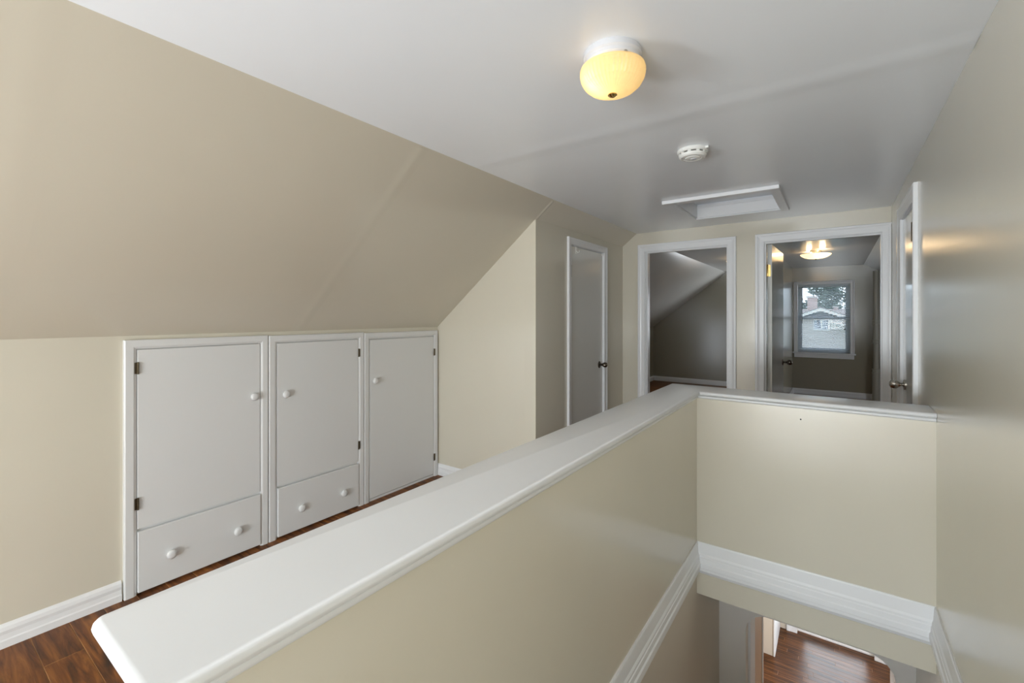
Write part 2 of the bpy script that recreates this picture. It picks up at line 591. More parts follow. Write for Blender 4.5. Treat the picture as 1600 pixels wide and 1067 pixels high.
# half walls around the stairwell
struct('wall_stair_left', grid_slab([0.205, 2.845], [-.05, 0.933], [], lambda u, v, d: (XI + d, u, v), -0.10, 0), 'wall')
hf = struct('wall_stair_far', grid_slab([XI - .01, XR + .01], [-.155, 0.933], [], lambda u, v, d: (u, YH - d, v), -0.12, 0), 'wall')
obj('nail_hole', lathe([(.0035, 0), (.0035, .0015), (.0012, .002)], (-.138, YH - .0005, .879), (0, -1, 0), 10), 'dark', hf)
struct('wall_stairwell_left', grid_slab([0.10, 3.26], [-2.62, -.05], [], lambda u, v, d: (XI + d, u, v), -0.10, 0), 'lower')


def arc(cx, cy, r, a0, a1, n):
    return [(cx + r * math.cos(math.radians(a0 + (a1 - a0) * i / n)), cy + r * math.sin(math.radians(a0 + (a1 - a0) * i / n))) for i in range(n + 1)]


def cap_outline(o, bead):
    """L plan of the half wall cap, overhang o"""
    r = 0.016
    xl0, xl1, yn, yfb, yff, xin = -.823 - o, -.803 - o, .188 - o, 2.832 + o, YH - o, XI + o
    if bead:
        xl0, xl1, yn, yfb = -.737, -.737, .195, 2.777
    p = arc(xl0 + r, yn + r, r, 180, 270, 6)
    p += [(xin, yn), (xin, yff), (XR - .001, yff), (XR - .001, yfb), (xl1, yfb)]
    return p


t1 = struct_root('trim_1', (-.72, 1.5, .933))
for nm, o, z0, z1, w in (('cap_bead', .010, .933, .950, .007), ('cap_board', .021, .950, .973, .011)):
    bm = prism(cap_outline(o, nm == 'cap_bead'), 'z', z0, z1)
    rbevel(bm, w, 3, keep=lambda e: abs(e.verts[0].co.z - e.verts[1].co.z) < 1e-5 and max(e.verts[0].co.x, e.verts[1].co.x) < XR + 1 and not (e.verts[0].co.x > XR - .01 and e.verts[1].co.x > XR - .01))
    obj(nm, bm, 'cap', t1, smooth=35)

# moulding around the stairwell at floor level
MOLD = [(0, .137), (.005, .137), (.008, .130), (.012, .080), (.017, .070), (.017, .060), (.020, .056), (.021, .034), (.026, .028), (.027, .006), (.022, .002), (.022, -.012), (.012, -.030), (0, -.030)]
t2 = struct_root('trim_2', (-.14, YH, -.03))
obj('moulding', loft([[(XI + d, YH - d, v) for d, v in MOLD], [(XR - d, YH - d, v) for d, v in MOLD]]), 'trim', t2)
obj('moulding', loft([[(XI + d, .17, v) for d, v in MOLD], [(XI + d, YH - d, v) for d, v in MOLD]]), 'trim', t2)
obj('moulding', loft([[(XR - d, .17, v) for d, v in MOLD], [(XR - d, YH - d, v) for d, v in MOLD]]), 'trim', t2)

# baseboards
b = run('baseboard_left', knee, YG, 0.681, BASE, 'trim')
b['kind'] = 'structure'
b = run('baseboard_closet_end', lambda u, v, d: (u, YR - d, v), XK, XC, BASE, 'trim')
b['kind'] = 'structure'
for i, (a, c) in enumerate(((YR, 3.31), (4.13, YF))):
    b = run('baseboard_closet', closet, a, c, BASE, 'trim')
    b['kind'] = 'structure'
for a, c in ((XC, -1.67), (-.735, -.60)):
    b = run('baseboard_far', far, a, c, BASE, 'trim')
    b['kind'] = 'structure'

# stairs down, below the frame
st = struct_root('staircase', (-.14, .2, -2.6))
N_ST, RISE, TREAD = 13, 2.6 / 13, .222
for i in range(N_ST):
    z1 = -RISE * (i + 1)
    y0 = .17 + TREAD * i
    if i < N_ST - 1:
        obj('tread', box(XI + .002, XR - .002, y0 + .002, y0 + TREAD + .02, z1 - .03, z1), 'wood_low', st, bevel=.004)
    obj('riser', box(XI + .002, XR - .002, y0, y0 + .015, z1, z1 + RISE - .031), 'trim', st)

# ------------------------------------------------------------------ lower hall seen under the header
ZL = -2.6
low = struct('floor_lower', box(-1.6, 1.9, .1, 7.2, ZL - .1, ZL - .008), 'dark')
y, lw = 5.0, 0.066
while y < 6.86:
    x = -1.0 - random.uniform(0, .8)
    while x < 1.3:
        xa, xb = max(x, -1.0), min(x + .85, 1.3)
        if xb - xa > .03:
            plank(xa, xb, y, min(y + lw, 6.90), ZL, 'wood_low', low, g=.0012, ch=.001)
        x += .85
    y += lw
plank(-1.0, 1.3, 3.2, 5.0, ZL, 'wood_low', low)
struct('ceiling_lower', box(-1.5, 1.9, 2.842, 7.1, -.25, -.157), 'lower')
op = [(-.468, ZL), (-.468, -.64)] + [p for p in arc(-.468 + .13, -.64, .13, 180, 90, 8)][1:] + arc(.275 - .13, -.64, .13, 90, 0, 8) + [(.275, ZL)]
lowarch = struct('wall_lower_arch', prism([(-1.4, ZL)] + op + [(1.8, ZL), (1.8, -.16), (-1.4, -.16)], 'y', 3.245, 3.345), 'lowgrey')
obj('jamb_board', box(-.62, -.455, 3.346, 3.56, ZL, -.165), 'trim', lowarch)
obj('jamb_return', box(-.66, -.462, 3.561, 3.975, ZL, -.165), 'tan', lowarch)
obj('jamb_bead', box(-.50, -.456, 3.976, 4.03, ZL, -.165), 'trim', lowarch, bevel=.004)
struct('wall_lower_left', box(-1.1, -1.0, 3.35, 7.0, ZL - .05, -.16), 'lower')
struct('wall_lower_right', grid_slab([3.35, 7.0], [ZL - .05, -.16], [(4.1, 5.3, -2.0, -.7)], lambda u, v, d: (1.3 + d, u, v), 0, .1), 'lower')
w5 = struct_root('added_window_5', (1.3, 4.7, -2.0))  # unseen window added around the lower hall fill light
casing(w5, lambda u, v, d: (1.3 - d, u, v), 4.1, 5.3, -2.0, -.7)
for (a, b_, c, d) in ((4.1, 5.3, -2.0, -1.95), (4.1, 5.3, -.75, -.7), (4.1, 4.15, -1.95, -.75), (5.25, 5.3, -1.95, -.75)):
    obj('frame_bar', box(1.34, 1.38, a, b_, c, d), 'trim', w5)
pier = struct('wall_lower_pier', box(-1.0, -.578, 6.08, 6.69, ZL, -.16), 'lower')
obj('corner_bead', box(-.586, -.570, 6.072, 6.69, ZL, -.16), 'trim', pier, bevel=.003)
struct('wall_lower_far', grid_slab([-1.1, 1.4], [ZL, -.16], [(-.386, .372, ZL, -.56)], lambda u, v, d: (u, 6.70 - d, v), -.12, 0), 'lower')
d6 = struct_root('door_5', (0, 6.7, ZL))
casing(d6, lambda u, v, d: (u, 6.70 - d, v), -.386, .372, ZL, -.56, scale=1.6)
obj('threshold', box(-.386, .372, 6.755, 6.82, ZL - .002, ZL + .018), 'trim', d6, bevel=.003)
for (a, b_, c, d) in ((-.386, .372, ZL + .019, ZL + .12), (-.386, .372, -.66, -.56), (-.386, -.31, ZL + .12, -.66), (.296, .372, ZL + .12, -.66)):
    obj('door_rail', box(a, b_, 6.775, 6.81, c, d), 'trim', d6)
obj('pane', box(-.31, .296, 6.790, 6.796, ZL + .12, -.66), 'pane', d6)

# ------------------------------------------------------------------ cupboards along the knee wall
KNOB = [(.012, -.002), (.012, .005), (.015, .008), (.0215, .012), (.0235, .017), (.022, .023), (.016, .0275), (.006, .029)]


def cab_knob(parent, u, v, d):
    o = obj('knob', lathe(KNOB, knee(u, v, d), (1, 0, 0), 18), 'cab', parent, smooth=60)
    return o


def cab_hinge(parent, u, v, d, side):
    bm = box(XK + d - .002, XK + d + .003, u, u + side * .010, v - .028, v + .028)
    o = obj('hinge', bm, 'hinge', parent)
    obj('hinge_pin', lathe([(.0045, -.030), (.0045, .030)], knee(u - side * .003, v, d + .003), (0, 0, 1), 8), 'hinge', o)
    return o


CFR = [(0, -.02), (0, .016), (.012, .0225), (.040, .0235), (.0445, .020), (.0445, -.02)]
WCAB = 'white built-in cupboard'


def cabinet(label, u0, u1, ztop, door, knob_u, knob_v, hinge_side, hinge_v, drawer=None, dknobs=(), wl=.049, wr=.043):
    t = thing('built_in_cupboard', label, 'cupboard', (XK, (u0 + u1) / 2, 0), 'built-in cupboards along the knee wall')
    a, b_ = u0 + wl, u1 - wr
    pl = [(o * wl / .0445, d) for o, d in CFR]
    pr_ = [(o * wr / .0445, d) for o, d in CFR]
    vt = ztop - .045
    pt = [(o * .045 / .0445, d) for o, d in CFR]
    obj('stile', loft([[knee(a - o, 0, d) for o, d in pl], [knee(a - o, vt + q[0], d) for (o, d), q in zip(pl, pt)]]), 'cab', t)
    obj('stile', loft([[knee(b_ + o, 0, d) for o, d in pr_], [knee(b_ + o, vt + q[0], d) for (o, d), q in zip(pr_, pt)]]), 'cab', t)
    obj('top_rail', loft([[knee(a - l[0], vt + q[0], q[1]) for l, q in zip(pl, pt)], [knee(b_ + r[0], vt + q[0], q[1]) for r, q in zip(pr_, pt)]]), 'cab', t)
    obj('back_panel', box(XK + .0005, XK + .003, a, b_, .004, vt), 'cab', t)
    g = .003
    z0, z1 = door
    dr = obj('door', box(XK + .005, XK + .0185, a + g, b_ - g, z0, min(z1, vt - g)), 'cab', t, bevel=.0015)
    cab_knob(dr, knob_u, knob_v, .019)
    for hv in hinge_v:
        cab_hinge(dr, (a + .001) if hinge_side < 0 else (b_ - .001), hv, .0225, hinge_side)
    if drawer:
        w = obj('drawer', box(XK + .005, XK + .028, a + g * 1.2, b_ - g * 1.2, drawer[0], drawer[1]), 'cab', t, bevel=.003)
        for u, v in dknobs:
            cab_knob(w, u, v, .0285)
    else:
        obj('kick_strip', box(XK + .005, XK + .016, a + g, b_ - g, .001, z0 - .004), 'cab', t)
    return t


cabinet('white cupboard at the left end of the row, hinges on its left, drawer below', .688, 1.376, 1.271, (.328, 1.222), 1.291, .909, -1, (1.131, .456), (.012, .315), ((.876, .155), (1.197, .148)))
cabinet('middle white cupboard with hinges on its right above a two-knob drawer', 1.381, 2.066, 1.268, (.328, 1.218), 1.482, .897, 1, (1.121, .448), (.012, .315), ((1.58, .148), (1.889, .146)))
cabinet('white cupboard with one full-height door and no drawer, beside the beige closet wall', 2.070, 2.826, 1.263, (.022, 1.21), 2.161, .901, 1, (1.076, .168))

# ------------------------------------------------------------------ doors


def door_knob(parent, org, axis, mat='nickel', stem=.035, r=.026):
    k = obj('knob', lathe([(.010, 0), (.010, stem * .6), (.013, stem * .8), (r * .75, stem), (r, stem + r * .45), (r * 1.02, stem + r * .9), (r * .85, stem + r * 1.4), (r * .45, stem + r * 1.65)], org, axis, 22), mat, parent, smooth=50)
    obj('rosette', lathe([(.032, 0), (.032, .004), (.028, .008), (.012, .010)], org, axis, 22), mat, k, smooth=40)
    return k


def butt_hinge(parent, u, v, fn, d, mat, h=.05, w=.026):
    bm = bmesh.new()
    p = [fn(u - w / 2, v - h, d - .002), fn(u + w / 2, v + h, d + .002)]
    tri_box(bm, *[c for i in range(3) for c in sorted((p[0][i], p[1][i]))])
    hg = obj('hinge', bm, mat, parent)
    q = fn(u, v - h, d + .004)
    obj('hinge_pin', lathe([(.005, -.003), (.006, 0), (.006, 2 * h), (.005, 2 * h + .003)], q, (0, 0, 1), 10), mat, hg, smooth=40)
    return hg


# closet door in the left wall
d1 = struct_root('door_1', (XC, 3.72, 0))
obj('jamb', box(XC - .10, XC + .001, 3.385, 3.392, 0, 1.997), 'trim', d1)
obj('jamb', box(XC - .10, XC + .001, 4.048, 4.055, 0, 1.997), 'trim', d1)
obj('head_jamb', box(XC - .10, XC + .001, 3.392, 4.048, 1.990, 1.997), 'trim', d1)
obj('slab', box(XC - .043, XC - .006, 3.396, 4.044, .012, 1.984), 'door', d1, bevel=.002)
casing(d1, closet, 3.388, 4.052, 0, 1.993, scale=.82)
door_knob(d1, (XC - .006, 3.975, .925), (1, 0, 0), 'darknickel', .04, .024)
for hv in (1.77, .25):
    butt_hinge(d1, 3.398, hv, closet, -.003, 'hinge')
hook = thing('door_hook', 'small white hook hung over the top of the narrow closet door', 'hook', (XC - .004, 3.50, 1.93))
obj('strap', box(XC - .005, XC + .0, 3.486, 3.512, 1.925, 1.986), 'plastic', hook, bevel=.001)
obj('prong', tube([(XC - .001, 3.499, 1.95), (XC + .012, 3.499, 1.934), (XC + .022, 3.499, 1.936), (XC + .026, 3.499, 1.952)], .004), 'plastic', hook, smooth=True)
catch = obj('door_bumper', lathe([(.008, 0), (.009, .008), (.006, .014)], (XC - .006, 4.035, 1.972), (1, 0, 0), 12), 'plastic', d1, smooth=40)

# left bedroom doorway
d2 = struct_root('door_2', (-1.19, YF, 0))
for nm, bx in (('jamb', (-1.585, -1.570, YF + .0, YF + .12, 0, 2.05)), ('jamb', (-.805, -.79, YF, YF + .12, 0, 2.05)), ('head_jamb', (-1.570, -.805, YF, YF + .12, 2.037, 2.05)),
               ('door_stop', (-1.570, -1.560, YF + .02, YF + .06, 0, 2.037)), ('door_stop', (-.817, -.805, YF + .02, YF + .06, 0, 2.037)), ('door_stop', (-1.560, -.817, YF + .02, YF + .06, 2.027, 2.037))):
    obj(nm, box(*bx), 'trim', d2)
casing(d2, far, -1.578, -.812 + .008, 0, 2.041, scale=1.0)
obj('slab', box(-.772, -.735, YF + .135, YF + .90, .012, 2.03), 'door', d2, bevel=.002)
for hv in (1.805, .25):
    butt_hinge(d2, YF + .090, hv, lambda u, v, d: (-.8065 - d, u, v), .002, 'brass', .048, .05)
# right bedroom doorway, door swung into the room
d3 = struct_root('door_3', (-.1, YF, 0))
for nm, bx in (('jamb', (-.522, -.506, YF, YF + .12, 0, 2.05)), ('jamb', (.300, .316, YF, YF + .12, 0, 2.05)), ('head_jamb', (-.506, .300, YF, YF + .12, 2.037, 2.05)),
               ('door_stop', (-.506, -.496, YF + .015, YF + .055, 0, 2.037)), ('door_stop', (.290, .300, YF + .02, YF + .06, 0, 2.037)), ('door_stop', (-.496, .290, YF + .02, YF + .06, 2.027, 2.037))):
    obj(nm, box(*bx), 'trim', d3)
casing(d3, far, -.508, .297, 0, 2.041, scale=.98, right_=False)
pr = [(min(o * .80, XR - .298), d) for o, d in CASING]
obj('casing', loft([[far(.297 + o, 0, d) for o, d in pr], [far(.297 + o, 2.041 + o, d) for o, d in pr]]), 'trim', d3)
s3 = obj('slab', prism([(-.497, 4.648), (-.459, 4.645), (-.434, 5.425), (-.472, 5.428)], 'z', .012, 2.03), 'door', d3, bevel=.002)
door_knob(s3, (-.4355, 5.36, .915), (1, -.03, 0), 'darknickel', .042, .026)
obj('stop_tip', lathe([(.006, 0), (.006, .05), (.011, .052), (.011, .064)], (-.434, 5.40, .48), (1, -.03, 0), 10), 'plastic', s3, smooth=40)
for hv in (1.795, .25):
    butt_hinge(d3, -.494, hv, lambda u, v, d: (u, 4.643 - d, v), .004, 'brass', .052, .05)
# narrow door in the right wall
d4 = struct_root('door_4', (XR, 3.56, 0))
obj('jamb', box(XR - .001, XR + .10, 3.262, 3.270, 0, 2.02), 'trim', d4)
obj('jamb', box(XR - .001, XR + .10, 3.860, 3.868, 0, 2.02), 'trim', d4)
obj('head_jamb', box(XR - .001, XR + .10, 3.270, 3.860, 2.012, 2.02), 'trim', d4)
obj('slab', box(XR + .004, XR + .041, 3.274, 3.856, .012, 2.006), 'door', d4, bevel=.002)
casing(d4, right, 3.266, 3.864, 0, 2.016, scale=1.15)
door_knob(d4, (XR + .004, 3.76, .955), (-1, 0, 0), 'nickel', .032, .027)
for hv in (1.85, .25):
    butt_hinge(d4, 3.274, hv, right, .008, 'hinge', .05, .03)

# ------------------------------------------------------------------ ceiling fittings of the hall
LX, LY = -.582, 1.368
t = thing('ceiling_light', 'lit flush ceiling light with amber ribbed glass dome on the hall ceiling', 'ceiling light', (LX, LY, CE))
obj('canopy', lathe([(.0895, 0), (.092, -.006), (.092, -.018), (.087, -.024), (.087, -.034), (.083, -.040), (.083, -.060), (.07, -.062)], (LX, LY, CE), (0, 0, 1), 40), 'enamel', t, smooth=30)
dome = [(.080, -.050), (.094, -.047), (.101, -.050), (.1035, -.058), (.1015, -.068), (.098, -.084), (.088, -.102), (.071, -.117), (.049, -.127), (.027, -.131), (.010, -.132)]
bm = bmesh.new()
seg = 96
vl = []
for i_, (r, h) in enumerate(dome):
    amp = 0.0 if i_ < 4 else 0.022
    vl.append([bm.verts.new((LX + r * (1 + (amp if k % 2 else -amp)) * math.cos(2 * PI * k / seg), LY + r * (1 + (amp if k % 2 else -amp)) * math.sin(2 * PI * k / seg), CE + h)) for k in range(seg)])
for a, b_ in zip(vl, vl[1:]):
    for k in range(seg):
        bm.faces.new((a[k], a[(k + 1) % seg], b_[(k + 1) % seg], b_[k]))
obj('glass_shade', bm, 'shade', t, smooth=12, label='amber ribbed glass dome')
obj('finial', lathe([(.006, -.126), (.014, -.1315), (.015, -.1345), (.010, -.139), (.005, -.141), (.002, -.142)], (LX, LY, CE), (0, 0, 1), 20), 'brass', t, smooth=40, label='brass finial')
obj('thumb_screw', lathe([(.003, 0), (.003, .012), (.006, .012), (.006, .018)], (LX + .06, LY - .057, CE - .050), (.7, -.7, 0), 10), 'nickel', t, smooth=40)
obj('bulb', lathe([(.012, -.030), (.016, -.045), (.024, -.065), (.026, -.080), (.020, -.095), (.008, -.103)], (LX - .02, LY - .01, CE), (0, 0, 1), 16), 'bulb', t, smooth=True)
pl = bpy.data.lights.new('hall_bulb_light', 'POINT')
pl.energy, pl.color, pl.shadow_soft_size = 0.11, (1.0, .80, .52), .03
plo = bpy.data.objects.new('hall_bulb_light', pl)
COL.objects.link(plo)
plo.location = (LX - .040, LY - .045, CE - .098)

SX, SY = -.590, 2.405
t = thing('smoke_detector', 'round white slotted smoke detector on the hall ceiling', 'smoke detector', (SX, SY, CE))
obj('base', lathe([(.072, 0), (.074, -.004), (.074, -.014), (.070, -.018), (.060, -.018)], (SX, SY, CE), (0, 0, 1), 36), 'plastic', t, smooth=30)
obj('vent_ring', lathe([(.060, -.018), (.060, -.023)], (SX, SY, CE), (0, 0, 1), 36), 'dark', t)
for k in range(10):
    a = 2 * PI * k / 10
    ca, sa = math.cos(a), math.sin(a)
    bm = box(-.008, .008, -.002, .004, -.0235, -.0175)
    bm.transform(Matrix.Translation((SX, SY, CE)) @ Matrix.Rotation(a, 4, 'Z') @ Matrix.Translation((0, .062, 0)))
    obj('rib', bm, 'plastic', t)
obj('cover', lathe([(.064, -.0232), (.066, -.026), (.065, -.034), (.058, -.041), (.050, -.0425), (.044, -.0425), (.043, -.040), (.036, -.040), (.035, -.044), (.024, -.046), (.002, -.046)], (SX, SY, CE), (0, 0, 1), 36), 'plastic', t, smooth=30)
obj('test_button', lathe([(.014, -.0455), (.014, -.048), (.012, -.049), (.001, -.049)], (SX + .004, SY, CE), (0, 0, 1), 20), 'enamel', t, smooth=30)
obj('indicator', box(SX - .048, SX - .036, SY - .028, SY - .022, CE - .0425, CE - .0405), 'dark', t)
obj('tab', box(SX + .066, SX + .082, SY - .030, SY - .020, CE - .012, CE - .001), 'plastic', t, bevel=.001)

t = thing('attic_hatch', 'white framed attic hatch recessed in the ceiling near the bedroom doors', 'attic hatch', (-.66, 3.78, CE))
hx0, hx1, hy0, hy1 = -.985, -.345, 3.42, 4.135
ox0, ox1, oy0, oy1 = -1.040, -.292, 3.352, 4.185
fz = CE - .026
obj('frame_board', box(ox0, ox1, oy0, hy0, fz, CE - .0005), 'trim', t, bevel=.003)
obj('frame_board', box(ox0, ox1, hy1, oy1, CE - .008, CE - .0005), 'ceiling', t, bevel=.001)
obj('frame_board', box(ox0, hx0, hy0, hy1, CE - .010, CE - .0005), 'ceiling', t, bevel=.001)
obj('frame_board', box(hx1, ox1, hy0, hy1, fz + .004, CE - .0005), 'trim', t, bevel=.003)
for nm, bx in (('liner', (hx0, hx1, hy0 + .0005, hy0 + .012, CE, CE + .11)), ('liner', (hx0, hx1, hy1 - .012, hy1 - .0005, CE, CE + .11)),
               ('liner', (hx0 + .0005, hx0 + .012, hy0 + .012, hy1 - .012, CE, CE + .11)), ('liner', (hx1 - .012, hx1 - .0005, hy0 + .012, hy1 - .012, CE, CE + .11))):
    obj(nm, box(*bx), 'trim', t)
obj('hatch_panel', box(hx0 - .03, hx1 + .03, hy0 - .03, hy1 + .03, CE + .121, CE + .14), 'ceiling', t)
obj('stop_bead', box(hx0 + .012, hx1 - .012, hy1 - .022, hy1 - .0125, CE + .085, CE + .095), 'trim', t)

# ------------------------------------------------------------------ left bedroom
Y1B = 9.65
struct('floor_bedroom_left', box(-3.4, -.67, YF + .12, Y1B, -.12, 0), 'wood')
struct('wall_bedroom_left_back', grid_slab([-3.4, -.67], [-.1, CE + .1], [(-1.52, -.80, .75, 1.93)], lambda u, v, d: (u, Y1B + d, v), 0, .12), 'bed')
w3 = struct_root('window_3', (-1.16, Y1B, .75))
casing(w3, lambda u, v, d: (u, Y1B - d, v), -1.52, -.80, .75, 1.93, scale=.8)
for (a, b_, c, d) in ((-1.52, -.80, .75, .81), (-1.52, -.80, 1.87, 1.93), (-1.52, -1.46, .81, 1.87), (-.86, -.80, .81, 1.87), (-1.46, -.86, 1.32, 1.37)):
    obj('sash_bar', box(a, b_, Y1B + .06, Y1B + .09, c, d), 'sash', w3)
struct('wall_bedroom_left_knee', box(-3.29, -3.17, YF + .12, Y1B, -.1, 1.152), 'bed')
ms = (CE - 1.152) / (3.17 - 1.73)
struct('wall_bedroom_left_slope', prism([(-3.29, 1.152 - .12 * ms), (-1.73, CE), (-1.80, CE + .12), (-3.29, 1.152 + .02)], 'y', YF + .12, Y1B), 'bedceil')
struct('ceiling_bedroom_left', box(-1.76, -.67, YF + .12, Y1B + .1, CE, CE + .12), 'bedceil')
struct('wall_bedroom_divider', box(-.724, -.614, YF + .12, Y1B, -.1, CE + .05), 'bed')
b = run('baseboard_bedroom_left_back', lambda u, v, d: (u, Y1B - d, v), -3.17, -.724, BASE, 'trim')
b['kind'] = 'structure'
b = run('baseboard_bedroom_left_knee', lambda u, v, d: (-3.17 + d, u, v), YF + .12, Y1B - .016, BASE, 'trim')
b['kind'] = 'structure'

# ------------------------------------------------------------------ right bedroom
Y2B = 9.503
struct('floor_bedroom_right', box(-.614, 2.5, YF + .12, Y2B, -.12, 0), 'wood')
WX0, WX1, WZ0, WZ1 = -.548, .217, .745, 1.935
struct('wall_bedroom_right_back', grid_slab([-.67, 2.5], [-.1, CE + .1], [(WX0, WX1, WZ0, WZ1)], lambda u, v, d: (u, Y2B - d, v), -.16, 0), 'bed')
struct('ceiling_bedroom_right', box(-.67, .39, YF + .12, Y2B + .1, CE, CE + .12), 'bedceil')
k2 = .59
struct('wall_bedroom_right_slope', prism([(.387, CE), (1.9, CE - (1.9 - .387) * k2), (1.9, CE - (1.9 - .387) * k2 + .15), (.387, CE + .12)], 'y', YF + .12, Y2B), 'ceiling')
struct('wall_bedroom_right_side', grid_slab([YF + .12, Y2B], [-.1, 1.5], [(6.9, 7.9, .55, 1.25)], lambda u, v, d: (1.9 + d, u, v), 0, .12), 'bed')
struct('wall_bedroom_right_front', box(XR + .12, 2.0, YF, YF + .12, -.1, CE), 'bed')
b = run('baseboard_bedroom_right_back', lambda u, v, d: (u, Y2B - d, v), -.614, 1.9, BASE, 'trim')
b['kind'] = 'structure'
b = run('baseboard_bedroom_right_left', lambda u, v, d: (-.614 + d, u, v), YF + .13, Y2B - .016, BASE, 'trim')
b['kind'] = 'structure'

# sash window with blind
w1 = struct_root('window_1', (-.165, Y2B, .73))
wf = lambda u, v, d: (u, Y2B - d, v)
casing(w1, wf, WX0 + .006, WX1 - .006, .748, WZ1 - .006, scale=.80)
obj('sill', box(WX0 - .062, WX1 + .068, Y2B - .045, Y2B + .10, .722, .745), 'trim', w1, bevel=.004)
obj('apron', box(WX0 - .045, WX1 + .045, Y2B - .016, Y2B - .0005, .650, .7215), 'trim', w1, bevel=.003)


def sash(y0, z0, z1, rb, rt):
    a, b_ = WX0 + .002, WX1 - .002
    s = .070
    e = obj('sash', box(a, a + s, y0, y0 + .03, z0, z1), 'sash', w1, bevel=.003)
    obj('stile', box(b_ - s, b_, y0, y0 + .03, z0, z1), 'sash', e, bevel=.003)
    obj('rail', box(a + s, b_ - s, y0, y0 + .03, z0, z0 + rb), 'sash', e, bevel=.003)
    obj('rail', box(a + s, b_ - s, y0, y0 + .03, z1 - rt, z1), 'sash', e, bevel=.003)
    obj('pane', box(a + s - .004, b_ - s + .004, y0 + .013, y0 + .017, z0 + rb - .004, z1 - rt + .004), 'pane', e)


sash(Y2B + .115, 1.322, WZ1, .045, .055)
sash(Y2B + .083, WZ0, 1.365, .070, .045)
bl = thing('window_blind', 'white horizontal slat blind lowered over the bedroom sash window', 'blind', (-.165, Y2B + .04, .77))
obj('head_rail', box(WX0 + .008, WX1 - .008, Y2B + .022, Y2B + .060, 1.893, 1.930), 'blind', bl, bevel=.003)
obj('bottom_rail', box(WX0 + .010, WX1 - .010, Y2B + .028, Y2B + .054, .768, .782), 'blind', bl, bevel=.003)
hw = (WX1 - WX0) / 2 - .012
tl = math.radians(24)
prof = [(-.0125, -.0009), (-.006, .0009), (.0, .0015), (.006, .0009), (.0125, -.0009), (.0125, -.0014), (.0, .0009), (-.0125, -.0014)]
pr2 = [(p * math.cos(tl) - q * math.sin(tl), p * math.sin(tl) + q * math.cos(tl)) for p, q in prof]
sbm = loft([[(-hw, p, q) for p, q in pr2], [(hw, p, q) for p, q in pr2]])
bmesh.ops.recalc_face_normals(sbm, faces=sbm.faces)
sme = bpy.data.meshes.new('slat')
sbm.to_mesh(sme)
sbm.free()
sme.materials.append(M['blind'])
n_sl = 50
for i in range(n_sl):
    shared('slat', sme, bl, (-.1655, Y2B + .041, .800 + i * (1.880 - .800) / (n_sl - 1)))
for xx in (-.42, .09):
    obj('ladder_cord', tube([(xx, Y2B + .0265, .775), (xx, Y2B + .0265, 1.90)], .0012, 5), 'blind', bl)
obj('tilt_wand', tube([(-.475, Y2B + .018, 1.245), (-.475, Y2B + .018, 1.895)], .0045, 8), 'cord', bl)
obj('pull_cord', tube([(.135, Y2B + .018, 1.17), (.133, Y2B + .018, 1.90)], .0016, 6), 'cord', bl)
obj('cord_tassel', lathe([(.003, .03), (.008, .012), (.009, 0), (.003, -.002)], (.135, Y2B + .018, 1.145), (0, 0, 1), 10), 'cord', bl)

# drain pipe with couplings by the back wall
px, py = .545, 9.42
t = thing('drain_pipe', 'painted vertical drain pipe with couplings in the bedroom corner', 'pipe', (px, py, 0))
obj('pipe_run', lathe([(.0405, 0), (.0405, CE - (px - .387) * k2 - .03)], (px, py, 0), (0, 0, 1), 24), 'pipe', t, smooth=40)
for zc_ in (1.285, .965, .485):
    obj('coupling', lathe([(.041, -.040), (.056, -.038), (.058, -.022), (.050, -.018), (.050, .018), (.058, .022), (.056, .038), (.041, .040)], (px, py, zc_), (0, 0, 1), 24), 'pipe', t, smooth=30)
obj('lower_run', lathe([(.052, 0), (.052, .445)], (px, py, 0), (0, 0, 1), 24), 'pipe', t, smooth=40)


def bowl_light(label, cx, cy, power, group):
    t = thing('bowl_ceiling_light', label, 'ceiling light', (cx, cy, CE), group)
    obj('canopy', lathe([(.065, 0), (.067, -.010), (.062, -.022), (.02, -.024)], (cx, cy, CE), (0, 0, 1), 28), 'nickel', t, smooth=30)
    obj('stem', lathe([(.006, -.02), (.006, -.105)], (cx, cy, CE), (0, 0, 1), 10), 'nickel', t, smooth=40)
    bmx = bmesh.new()
    pf = [(.170, -.048), (.172, -.052), (.155, -.070), (.125, -.088), (.085, -.100), (.045, -.106), (.010, -.108)]
    vv = [[bmx.verts.new((cx + r * math.cos(2 * PI * k / 40), cy + r * math.sin(2 * PI * k / 40), CE + h)) for k in range(40)] for r, h in pf]
    for a, b_ in zip(vv, vv[1:]):
        for k in range(40):
            bmx.faces.new((a[k], a[(k + 1) % 40], b_[(k + 1) % 40], b_[k]))
    obj('glass_bowl', bmx, 'bowl', t, smooth=True)
    obj('finial', lathe([(.010, -.106), (.012, -.112), (.006, -.120), (.001, -.122)], (cx, cy, CE), (0, 0, 1), 14), 'nickel', t, smooth=40)
    for s in (-1, 1):
        obj('bulb', lathe([(.012, -.040), (.022, -.052), (.026, -.064), (.022, -.078), (.010, -.086)], (cx + s * .075, cy - s * .01, CE), (0, 0, 1), 16), 'bulb', t, smooth=True)
    for s in (-1, 1):
        d = bpy.data.lights.new('bedroom_bulb_light', 'POINT')
        d.energy, d.color, d.shadow_soft_size = power, (1.0, .70, .40), .03
        o = bpy.data.objects.new('bedroom_bulb_light', d)
        COL.objects.link(o)
        o.location = (cx + s * .075, cy - s * .12, CE - .040)
    return t


bowl_light('lit frosted glass bowl light with two bulbs on the far bedroom ceiling', -.205, 7.08, 1.7, None)
bowl_light('bowl light on the left bedroom ceiling, hidden behind the doorway with only its glow showing', -1.13, 7.25, 2.0, None)

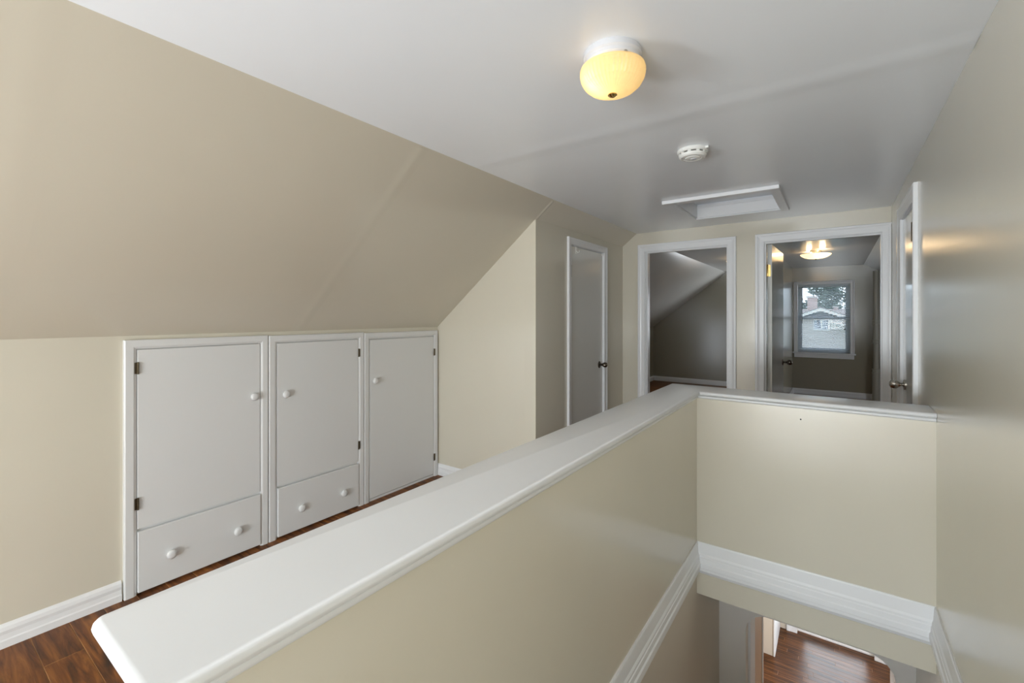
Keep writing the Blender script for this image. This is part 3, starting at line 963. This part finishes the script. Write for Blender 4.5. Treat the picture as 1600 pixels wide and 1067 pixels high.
# ------------------------------------------------------------------ outside the bedroom window
struct('ground_outside', box(-60, 60, 10.2, 140, -3.4, -3.2), 'grass')
HY = 40.0
h = thing('neighbour_house', 'pale neighbouring house with white gable seen through the bedroom blind', 'house', (-.9, HY, -3.2))
obj('wall', box(-7, 6, HY, HY + 8, -3.2, 1.30), 'siding', h)
obj('gable_wall', prism([(-1.75, 1.30), (.05, 1.30), (-.86, 1.73)], 'y', HY - .02, HY + 3), 'gable', h)
for s, ex in ((-1, -2.3), (1, .62)):
    ax, az = -.86, 1.97
    ez = az - abs(ex - ax) * .40
    obj('barge_board', prism([(ax, az), (ex, ez), (ex, ez - .22), (ax, az - .26)], 'y', HY - .42, HY - .36), 'bwhite', h)
    obj('roof_plane', prism([(ax, az + .04), (ex, ez + .04), (ex, ez - .03), (ax, az - .03)], 'y', HY - .45, HY + 4), 'roof', h)
obj('eave_trim', box(-7, 6, HY - .30, HY - .02, 1.22, 1.31), 'bwhite', h)
obj('roof', prism([(HY - .3, 1.31), (HY + 4, 1.9), (HY + 8.3, 1.31)], 'x', -7.2, 6.2), 'roof', h)
win = obj('window', box(-1.30, -.30, HY - .06, HY - .001, .28, 1.06), 'bwhite', h)
obj('pane', box(-1.24, -.84, HY - .075, HY - .061, .36, 1.0), 'hglass', win)
obj('pane', box(-.76, -.42, HY - .075, HY - .061, .36, 1.0), 'hglass', win)
sr = obj('side_roof', prism([(-.25, 1.0), (1.6, .42), (1.6, .34), (-.25, .90)], 'y', HY - .9, HY - .1), 'bwhite', h)
for (x0, x1, y0, zt) in ((-1.80, -1.14, HY + 3, 2.78), (-.10, .20, HY + 3.2, 2.02)):
    c = obj('chimney', box(x0, x1, y0, y0 + .6, 1.2, zt), 'brick', h)
    obj('chimney_cap', box(x0 - .06, x1 + .06, y0 - .06, y0 + .66, zt, zt + .09), 'siding', c)


def tree(label, cx, cy, zb, zc_, rx, rz, n):
    t = thing('tree', label, 'tree', (cx, cy, -3.2), 'trees beyond the neighbouring house')
    obj('trunk', tube([(cx, cy, -3.2), (cx + .1, cy, -1), (cx, cy, zc_)], .22, 8), 'bark', t, smooth=True)
    vv, ff = [], []
    blobs = [(random.uniform(-.55, .55) * rx, random.uniform(-.55, .55) * rx, random.uniform(-.55, .55) * rz, random.uniform(.35, .6)) for _ in range(9)]
    for i in range(n):
        bx, by, bz, br = random.choice(blobs)
        u = Vector((random.gauss(0, 1), random.gauss(0, 1), random.gauss(0, 1))).normalized() * random.uniform(.55, 1) * br
        p = Vector((cx + bx + u.x * rx, cy + by + u.y * rx, zc_ + bz + u.z * rz))
        a = Vector((random.gauss(0, 1), random.gauss(0, 1), random.gauss(0, 1))).normalized()
        c_ = a.cross(Vector((random.gauss(0, 1), random.gauss(0, 1), random.gauss(0, 1)))).normalized()
        s = random.uniform(.10, .20)
        k = len(vv)
        vv += [tuple(p + a * s), tuple(p + c_ * s * .6), tuple(p - a * s), tuple(p - c_ * s * .6)]
        ff.append((k, k + 1, k + 2, k + 3))
    me = bpy.data.meshes.new('foliage')
    me.from_pydata(vv, [], ff)
    me.materials.append(M['leaf'])
    f = bpy.data.objects.new('foliage', me)
    link(f, t, (0, 0, 0))
    f['kind'] = 'stuff'
    return t


tree('broad grey-green tree filling the upper window behind the neighbouring house', -.4, 58, -3, 2.9, 3.2, 2.6, 4200)
tree('grey-green tree at the right edge of the window behind the small chimney', 6.2, 68, -3, 3.2, 2.9, 3.2, 3600)
tree('low grey-green tree left of the big chimney behind the neighbouring house', -4.6, 60, -3, 2.2, 2.6, 2.0, 3000)
